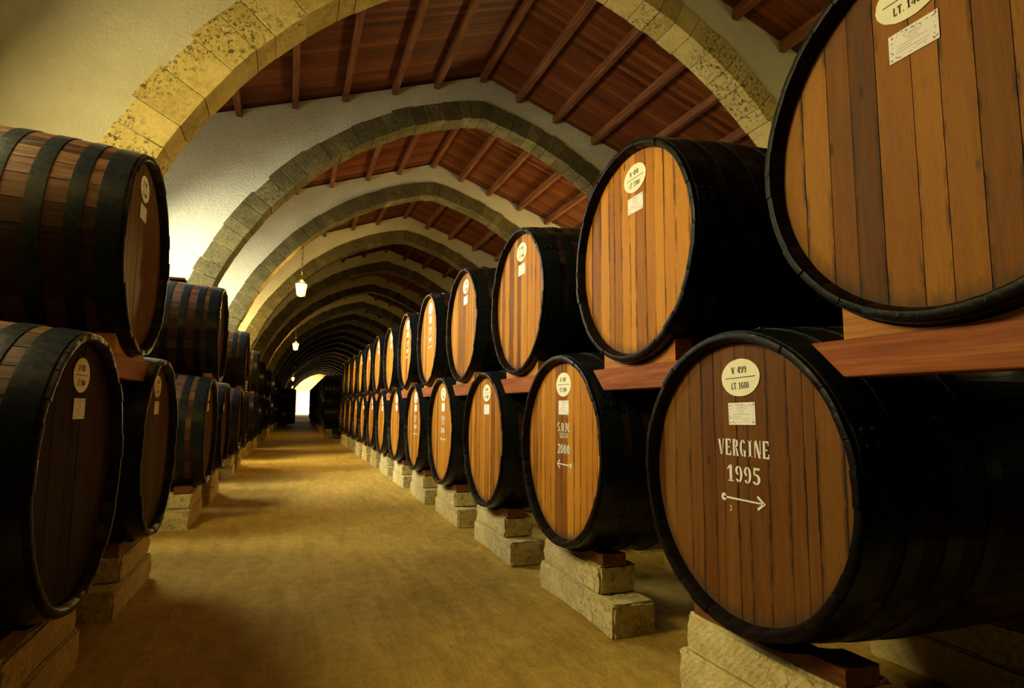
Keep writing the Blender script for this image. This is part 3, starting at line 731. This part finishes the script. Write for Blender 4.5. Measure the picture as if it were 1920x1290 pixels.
# ------------------------------------------------------------------ far dark rows (a few pixels each)
def far_barrel(x, y, z, side, lab, grp, rz=None):
    t = empty('barrel', (x, y, z), 0 if side > 0 else PI); tag(t, lab, 'barrel', grp)
    if rz is not None: t.rotation_euler = (0, 0, rz)
    inst(BODY['body_right'][0], t, 'staves'); inst(head_src('head_dark', 2), t, 'head')
    for hp in HOOPS[:4]: inst(hp, t, 'hoop')
    return t
for k in range(16):
    y = 28.6+1.76*k
    far_barrel(1.55+.012*k, y, EYE-.325, 1, '%sdark barrel of the unlit far lower row' % ((ORD[k]+' ') if k else 'first '), 'unlit far lower barrels')
    far_barrel(1.56+.012*k, y+.88, EYE+.80, 1, '%sdark barrel of the unlit far upper row' % ((ORD[k]+' ') if k else 'first '), 'unlit far upper barrels')
    for nm, yy in (('block', y),):
        place(STONE_LOW[k % 3], (1.60+.012*k, y, 0), 1, 'low stone block under the %s unlit far barrel' % (ORD[k] or 'first'), 'stone block', 'stone blocks of the unlit far row')
        place(STONE_UP[k % 3], (1.61+.012*k, y, .214), 1, 'upper stone block under the %s unlit far barrel' % (ORD[k] or 'first'), 'stone block', 'stone blocks of the unlit far row')
k2 = 0
for b in range(5):
    yb = (23.2, 28.2, 33.45, 38.7, 43.8)[b]; sx = .012*(yb-20)
    for dy in (-.9, .9):
        o_ = (ORD[k2] or 'first'); k2 += 1
        far_barrel(XL+sx, yb+dy, EYE-.30, -1, '%s barrel of the black far lower row beyond the shadowed tiers' % o_, 'black far lower barrels')
        place(STONE_LOW[b % 3], (XL+sx-.05, yb+dy, 0), -1, 'low stone block under the %s black far barrel' % o_, 'stone block', 'stone blocks of the black far row')
        place(STONE_UP[b % 3], (XL+sx-.06, yb+dy, .214), -1, 'upper stone block under the %s black far barrel' % o_, 'stone block', 'stone blocks of the black far row')
    far_barrel(XL+sx, yb, EYE+.95, -1, '%s barrel on top of the black far lower row' % (ORD[b] or 'first'), 'black far upper barrels')
# block of barrels standing out into the aisle, with two small casks
for j, (yy, zz) in enumerate(((48.2, .76), (49.75, .76), (48.95, 2.06))):
    far_barrel(.42, yy, zz, -1, ['dark barrel standing out into the far aisle behind two small casks', 'dark barrel behind the one standing out into the far aisle', 'dark barrel on top of the pair standing out into the far aisle'][j], 'barrels standing out into the far aisle')
for j, (xx, zz, sc) in enumerate(((-.75, 1.10+.215, .30), (-.29, .62+.215, .30))):
    t = empty('cask', (xx, 46.64, zz), PI/2, (sc, sc, sc)); tag(t, ['small cask set on a crate in the dark far aisle', 'small cask on the lower crate in the dark far aisle'][j], 'cask', 'small casks in the far aisle')
    inst(BODY['body_left'][1], t, 'staves'); inst(head_src('head', 3), t, 'head')
    for hp in HOOPS: inst(hp, t, 'hoop')
for (xa, xb, hh), lab in (((-.97, -.53, 1.10), 'tall dark wooden crate carrying a small cask in the far aisle'), ((-.51, -.07, .62), 'lower dark wooden crate carrying a small cask in the far aisle')):
    bm = bmesh.new(); box(bm, xa+.012, xb-.012, 46.62, 47.2, 0, hh)
    nb = int(hh/.15)
    for q in range(nb): box(bm, xa, xb, 46.60, 46.625, q*hh/nb+.006, (q+1)*hh/nb-.006)
    tag(finish('crate', bm, M['body_crate'], smooth=False), lab, 'crate')
bm = bmesh.new(); box(bm, -1.80, -1.38, 8.82, 9.10, EYE+1.668, EYE+1.694)
tag(finish('board', bm, M['purlin'], smooth=False), 'short thin dark board lying on top of the barrel with glinting hoops', 'board')
# ================================================================== lanterns
def lantern(loc, top, lit, lab):
    root = empty('hanging_lantern', loc); tag(root, lab, 'lantern', 'lanterns hanging over the aisle')
    n = 6
    def ring(bm, pr, closed=True):
        R = [[bm.verts.new((r*math.cos(2*PI*j/n+.3), r*math.sin(2*PI*j/n+.3), z)) for j in range(n)] for r, z in pr]
        for a, b2 in zip(R, R[1:]):
            for j in range(n): bm.faces.new((a[j], a[(j+1) % n], b2[(j+1) % n], b2[j]))
        bm.faces.new(R[0]); bm.faces.new(R[-1][::-1])
    bm = bmesh.new(); ring(bm, ((.105, -.19), (.150, .10))); finish('glass', bm, M['glow'] if lit else M['unlit'], root, smooth=False)
    bm = bmesh.new(); ring(bm, ((.03, .22), (.07, .185), (.165, .115), (.165, .10))); finish('cap', bm, M['iron'], root, smooth=False)
    bm = bmesh.new(); ring(bm, ((.115, -.188), (.115, -.205), (.04, -.225))); finish('base', bm, M['iron'], root, smooth=False)
    bm = bmesh.new()
    for j in range(n):
        a = 2*PI*j/n+.3; p0 = Vector((.107*math.cos(a), .107*math.sin(a), -.19)); p1 = Vector((.152*math.cos(a), .152*math.sin(a), .105)); d = Vector((math.cos(a), math.sin(a), 0))*.005; s = Vector((-math.sin(a), math.cos(a), 0))*.005
        v = [bm.verts.new(p+q) for p in (p0, p1) for q in (d+s, d-s, -d-s, -d+s)]
        for q in ((0, 1, 5, 4), (1, 2, 6, 5), (2, 3, 7, 6), (3, 0, 4, 7)): bm.faces.new([v[i] for i in q])
    finish('frame', bm, M['iron'], root, smooth=False)
    bm = bmesh.new(); z = .22; k = 0
    while z < top:
        ls = .075; tw = PI/2*(k % 2)
        for q in range(8):     # link outline of eight short bars
            a0, a1 = 2*PI*q/8, 2*PI*(q+1)/8
            p0 = Vector((.017*math.cos(a0), 0, z+.035+.04*math.sin(a0))); p1 = Vector((.017*math.cos(a1), 0, z+.035+.04*math.sin(a1)))
            rot = Matrix.Rotation(tw, 3, 'Z'); p0, p1 = rot@p0, rot@p1; dn = (p1-p0).normalized(); s1 = dn.cross(rot@Vector((0, 1, 0)))*.005; s2 = rot@Vector((0, .005, 0))
            v = [bm.verts.new(p+u) for p in (p0, p1) for u in (s1+s2, s1-s2, -s1-s2, -s1+s2)]
            for f in ((0, 1, 5, 4), (1, 2, 6, 5), (2, 3, 7, 6), (3, 0, 4, 7)): bm.faces.new([v[i] for i in f])
        z += .066; k += 1
    finish('chain', bm, M['iron'], root, smooth=False)
    if lit:
        l = bpy.data.lights.new('lantern_bulb', 'POINT'); l.energy = 90 if loc[1] > 5 else 6; l.color = (1.0, .62, .16); l.shadow_soft_size = .12
        lo = bpy.data.objects.new('lantern_bulb', l); COL.objects.link(lo); lo.parent = root; lo.location = (0, 0, -.33)
        l2 = lo.copy(); l2.data = l.copy(); l2.data.energy = 35 if loc[1] > 5 else 4; COL.objects.link(l2); l2.parent = root; l2.location = (0, 0, .40)
    return root
def soff(x, y):
    side = -1; xx = x-shift(y); d = (xx-(XC+CC))/RI
    return ZC+RI*math.sqrt(max(0, 1-d*d))
for y, z, x, lit, lab in ((0.1, 3.0, .15, True, 'lit lantern on a chain above the near end of the aisle'),
                          (16.0, 3.03, .155, True, 'bright hexagonal lantern on a chain, largest of those in view'),
                          (31.3, 2.95, .17, True, 'glowing lantern second back above the far aisle'),
                          (47.5, 2.88, .26, False, 'small unlit lantern above the glowing pair at the far end'),
                          (67.5, 2.90, .27, True, 'glowing lantern above the far doorway, upper of the close pair'),
                          (92.0, 2.88, .30, True, 'glowing lantern beside the far doorway, lower of the close pair')):
    ya = min(ARCH_Y, key=lambda a: abs(a+.23-y))+.23
    lantern((x, ya, EYE+z), soff(x, ya)-(EYE+z)+.02, lit, lab)

# remove the source objects that are only copied from
for o in protos + [o for o in HEADS.values()]:
    for ch in list(o.children): bpy.data.objects.remove(ch)
    bpy.data.objects.remove(o)
